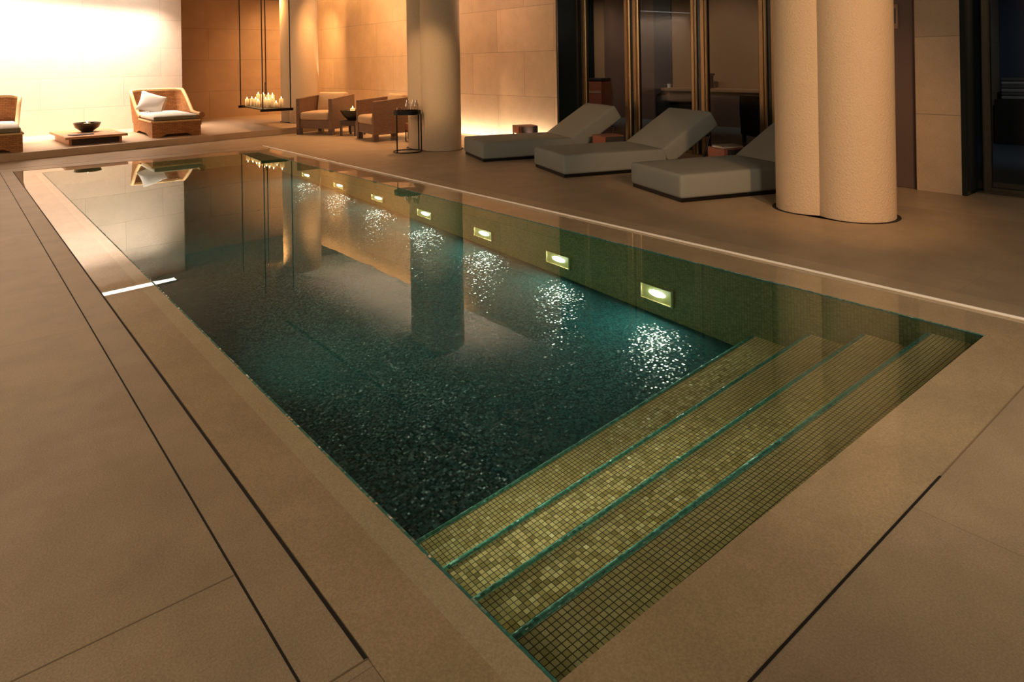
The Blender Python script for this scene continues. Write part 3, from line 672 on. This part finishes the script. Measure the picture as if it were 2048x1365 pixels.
# ------------------------------------------------------------------ ceiling light above the lit wall
o = thing('ceiling_light', 'long bright ceiling light panel along the lit wall', 'light', (0, 0, CZ))
def ly(x): return 15.75 + .08 * x
MB().prism([(-4.5, ly(-4.5)), (3.9, ly(3.9)), (3.9, ly(3.9) + .28), (-4.5, ly(-4.5) + .28)], -.03, -.002).build('housing', m_ceil, o, smooth=False)
MB().prism([(-4.45, ly(-4.45) + .03), (3.86, ly(3.86) + .03), (3.86, ly(3.86) + .25), (-4.45, ly(-4.45) + .25)], -.036, -.0305).build('diffuser', m_panel, o, smooth=False)

# ------------------------------------------------------------------ room behind the glazing
o = thing('sofa', 'black sofa seen through the middle glazing', 'sofa', (10.5, 7.75, 0), math.radians(35))
MB().box(-.62, .62, -.40, .40, .12, .42, bev=.03).build('seat', m_sofa, o)
MB().box(-.62, .62, .22, .42, .40, .80, bev=.04).build('backrest', m_sofa, o)
for s in (-1, 1): MB().box(s * .56 - .07, s * .56 + .07, -.40, .40, .30, .60, bev=.03).build('armrest', m_sofa, o)
for sx in (-1, 1):
    for sy in (-1, 1): MB().box(sx * .55 - .025, sx * .55 + .025, sy * .34 - .025, sy * .34 + .025, 0, .12).build('leg', m_black, o, smooth=False)
o = thing('club_chair', 'black club chair seen through the glazing beside the double column', 'armchair', (10.55, 6.0, 0), math.radians(60))
MB().box(-.36, .36, -.36, .36, .12, .42, bev=.03).build('seat', m_sofa, o)
MB().box(-.36, .36, .20, .38, .40, .80, bev=.04).build('backrest', m_sofa, o)
for s in (-1, 1): MB().box(s * .32 - .05, s * .32 + .05, -.36, .36, .30, .60, bev=.03).build('armrest', m_sofa, o)
for sx in (-1, 1):
    for sy in (-1, 1): MB().box(sx * .31 - .025, sx * .31 + .025, sy * .31 - .025, sy * .31 + .025, 0, .12).build('leg', m_black, o, smooth=False)
o = thing('counter', 'long tan counter along the inner wall behind the glazing', 'counter', (12.72, 8.45, 0))
MB().box(-.25, .28, -1.9, 1.3, .72, .78, bev=.005).build('worktop', m_tan, o, smooth=False)
MB().box(-.20, .28, -1.85, 1.25, .0, .72).build('cabinet_front', m_mauve, o, smooth=False)
o = MB().box(-.12, .12, -.13, .13, 0, .30, bev=.006).box(-.14, .14, -.15, .15, .28, .32, bev=.004).build('lidded_box', m_boxside)
o.location = (12.72, 8.75, .781); tag(o, 'dark lidded box standing on the inner counter', 'box')
o = MB().lathe([(0, 0), (.035, 0), (.04, .09), (.037, .09), (.03, .01), (0, .01)], n=16).build('white_cup', m_linen)
o.location = (12.6, 9.62, .781); tag(o, 'small white cup on the inner counter', 'cup')
o = thing('side_cabinet', 'small dark red cabinet against the inner wall, far left in the glazing', 'cabinet', (12.85, 12.05, 0))
MB().box(-.18, .15, -.30, .30, .0, .92, bev=.005).build('carcass', m_redwood, o, smooth=False)
MB().box(-.20, .15, -.32, .32, .92, .98, bev=.004).build('top', m_boxside, o, smooth=False)
MB().box(-.188, -.18, -.27, .27, .60, .66).build('rail', m_tan, o, smooth=False)
# right edge room
o = thing('towel_counter', 'dark low cabinet with a shelf behind the right glazed door', 'cabinet', (12.95, 3.0, 0))
MB().box(-.22, .24, -1.6, .45, .0, .70, bev=.004).build('carcass', m_darkpanel, o, smooth=False)
MB().box(-.245, -.22, -.30, -.05, .50, .515).build('handle', m_steel, o, smooth=False)
for k in range(6):
    o = MB().box(-.16, .16, -.42, .42, 0, .056, bev=.02, seg=3).build('folded_towel', m_blind if k % 2 == 0 else simple('towel_dark', (.10, .09, .075), rough=.9))
    o.location = (12.93, 2.95, .702 + .0565 * k)
    tag(o, ['bottom towel of', 'second towel from the bottom of', 'third towel from the bottom of', 'third towel from the top of', 'second towel from the top of', 'top towel of'][k] + ' the stack behind the right glazed door', 'towel', 'folded towels behind the glass')
# framed notice on the wood door
o = thing('framed_notice', 'small framed picture hung on the dark wood door', 'picture', (7.882, 3.05, 1.83))
MB().box(-.016, .0, -.055, .055, -.13, .13).build('frame', simple('notice_frame', (.30, .17, .11), rough=.5), o, smooth=False)
MB().box(-.018, -.016, -.038, .038, -.075, .09).build('print', simple('notice_print', (.10, .09, .075), rough=.6, noise=.6, nscale=45), o, smooth=False)
# small warm wall lamp reflected in the dark panel
# ------------------------------------------------------------------ lights
def area(name, loc, target, sx, sy, power, col, spread=180, along=(0, 1, 0)):
    l = bpy.data.lights.new(name, 'AREA'); l.shape = 'RECTANGLE'; l.size = sx; l.size_y = sy; l.energy = power; l.color = col; l.spread = math.radians(spread)
    o = bpy.data.objects.new(name, l); C.objects.link(o); o.location = loc
    z = (Vector(loc) - Vector(target)).normalized(); y = Vector(along); x = y.cross(z).normalized(); y = z.cross(x)
    o.rotation_euler = Matrix((x, y, z)).transposed().to_euler()      # size_y runs along the room
    return o
def spot(name, loc, target, power, col, ang, blend=.5, r=.04):
    l = bpy.data.lights.new(name, 'SPOT'); l.energy = power; l.color = col; l.spot_size = math.radians(ang); l.spot_blend = blend; l.shadow_soft_size = r
    o = bpy.data.objects.new(name, l); C.objects.link(o); o.location = loc
    d = Vector(target) - Vector(loc); o.rotation_euler = d.to_track_quat('-Z', 'Y').to_euler(); return o
WARM = (1, .52, .20); WARM2 = (1, .66, .38); PALE = (1, .86, .66)
# wall wash hidden in the ceiling slot along the right wall
a = area('wall_wash_light', (7.78, 14.6, 3.68), (7.93, 14.6, 0), .18, 7.0, 85, WARM)
for y, pw_ in ((12.3, 100), (14.0, 220), (15.8, 270)):
    spot('wall_fill_spot', (5.7, y, 3.16), (8.03, y + .2, 1.15), pw_, WARM, 105, .9, .05)  # unseen spots added on the pool side to light the wall more evenly
# wash over the pale wall from the long ceiling light
area('lit_wall_light', (-.3, ly(-.3) + .14, CZ - .042), (-.3, ly(-.3) + .14, 0), .22, 8.3, 420, (1, .76, .59), 95, (1, .08, 0))
for y in (10.6, 12.4, 14.3):
    spot('deck_warm_fill', (6.5, y, 3.17), (6.1, y - .1, 0), 200, (1, .50, .20), 84, .9, .05)  # unseen spots added to warm the deck around the armchairs
# strip light low along the foot of the right wall
area('foot_strip_light', (7.84, 13.0, .035), (8.10, 13.0, .20), .03, 9.0, 50, (1, .86, .66))
area('up_strip_light', (7.6, 12.6, .012), (7.05, 12.6, 3.2), .025, 8.0, 220, (1, .60, .40), 48)
# downlight grazing the far column
spot('column_uplight', (6.95, 14.88, .15), (6.93, 14.89, 3.2), 420, (1, .70, .38), 33, .2, .03)
spot('back_downlight', (7.2, 16.4, 3.15), (7.4, 18.4, 1.0), 300, WARM, 110, 1.0)
# warm room light from the left and from behind the camera
for y, pw_, cl_ in ((0.5, 66, (1, .84, .66)), (5.0, 142, (1, .76, .52)), (9.5, 95, (1, .70, .44))):
    area('room_light', (-2.6, y, 3.12), (-.2, y + .6, 0), 1.2, 2.4, pw_, cl_)
spot('column_fill', (2.6, -1.6, 3.12), (6.18, 2.9, .95), 880, (1, .53, .235), 31, .6, .12)  # unseen spot added to brighten the front double column
spot('column_fill', (2.4, 7.0, 3.12), (6.28, 9.6, 1.1), 560, (1, .62, .32), 22, .7, .12)  # unseen spot added to brighten the middle double column
area('room_light', (2.6, -2.4, 3.1), (5.6, 3.0, .2), 3.0, 2.4, 45, (1, .85, .68))  # unseen fill added behind the camera for the right deck and steps
spot('deck_fill', (1.0, -1.6, 3.12), (5.6, 3.2, .1), 660, (1, .80, .60), 74, 1.0, .25)  # unseen fill added to brighten the deck right of the pool
spot('underwater_fill', (1.14, 3.9, -.22), (2.1, 1.38, -.30), 240, (1.0, .94, .62), 58, 1.0, .06)  # unseen lamp added below the near rim to brighten the steps
for y in (4.2, 6.8, 9.4):
    area('underwater_fill', (1.075, y, -.62), (3.99, y + .3, -.45),   .2, .2, 8, (.82, 1.0, .66), 130)  # unseen lamps added on the near wall to light the wall opposite
# rooms behind the glass
for y in (6.2, 8.4, 10.6, 12.2):
    spot('inner_room_light', (11.0, y, 3.12), (13.0, y, .9), 85, (1, .76, .60), 95, .9)
spot('inner_room_light', (10.4, 2.2, 3.12), (12.4, 2.7, .3), 60, (.55, .72, 1.0), 100, .9)

wd = bpy.data.worlds.new('world'); bpy.context.scene.world = wd; wd.use_nodes = True
wd.node_tree.nodes['Background'].inputs[0].default_value = (1, .7, .45, 1); wd.node_tree.nodes['Background'].inputs[1].default_value = .01
sc = bpy.context.scene
sc.view_settings.view_transform = 'Standard'; sc.view_settings.look = 'None'; sc.view_settings.exposure = 0; sc.view_settings.gamma = 1
sc.cycles.max_bounces = 10; sc.cycles.diffuse_bounces = 4; sc.cycles.glossy_bounces = 4; sc.cycles.transmission_bounces = 6; sc.cycles.transparent_max_bounces = 12
sc.cycles.sample_clamp_indirect = 14; sc.cycles.caustics_refractive = True; sc.cycles.caustics_reflective = False; sc.cycles.blur_glossy = .3
sc.cycles.use_denoising = True
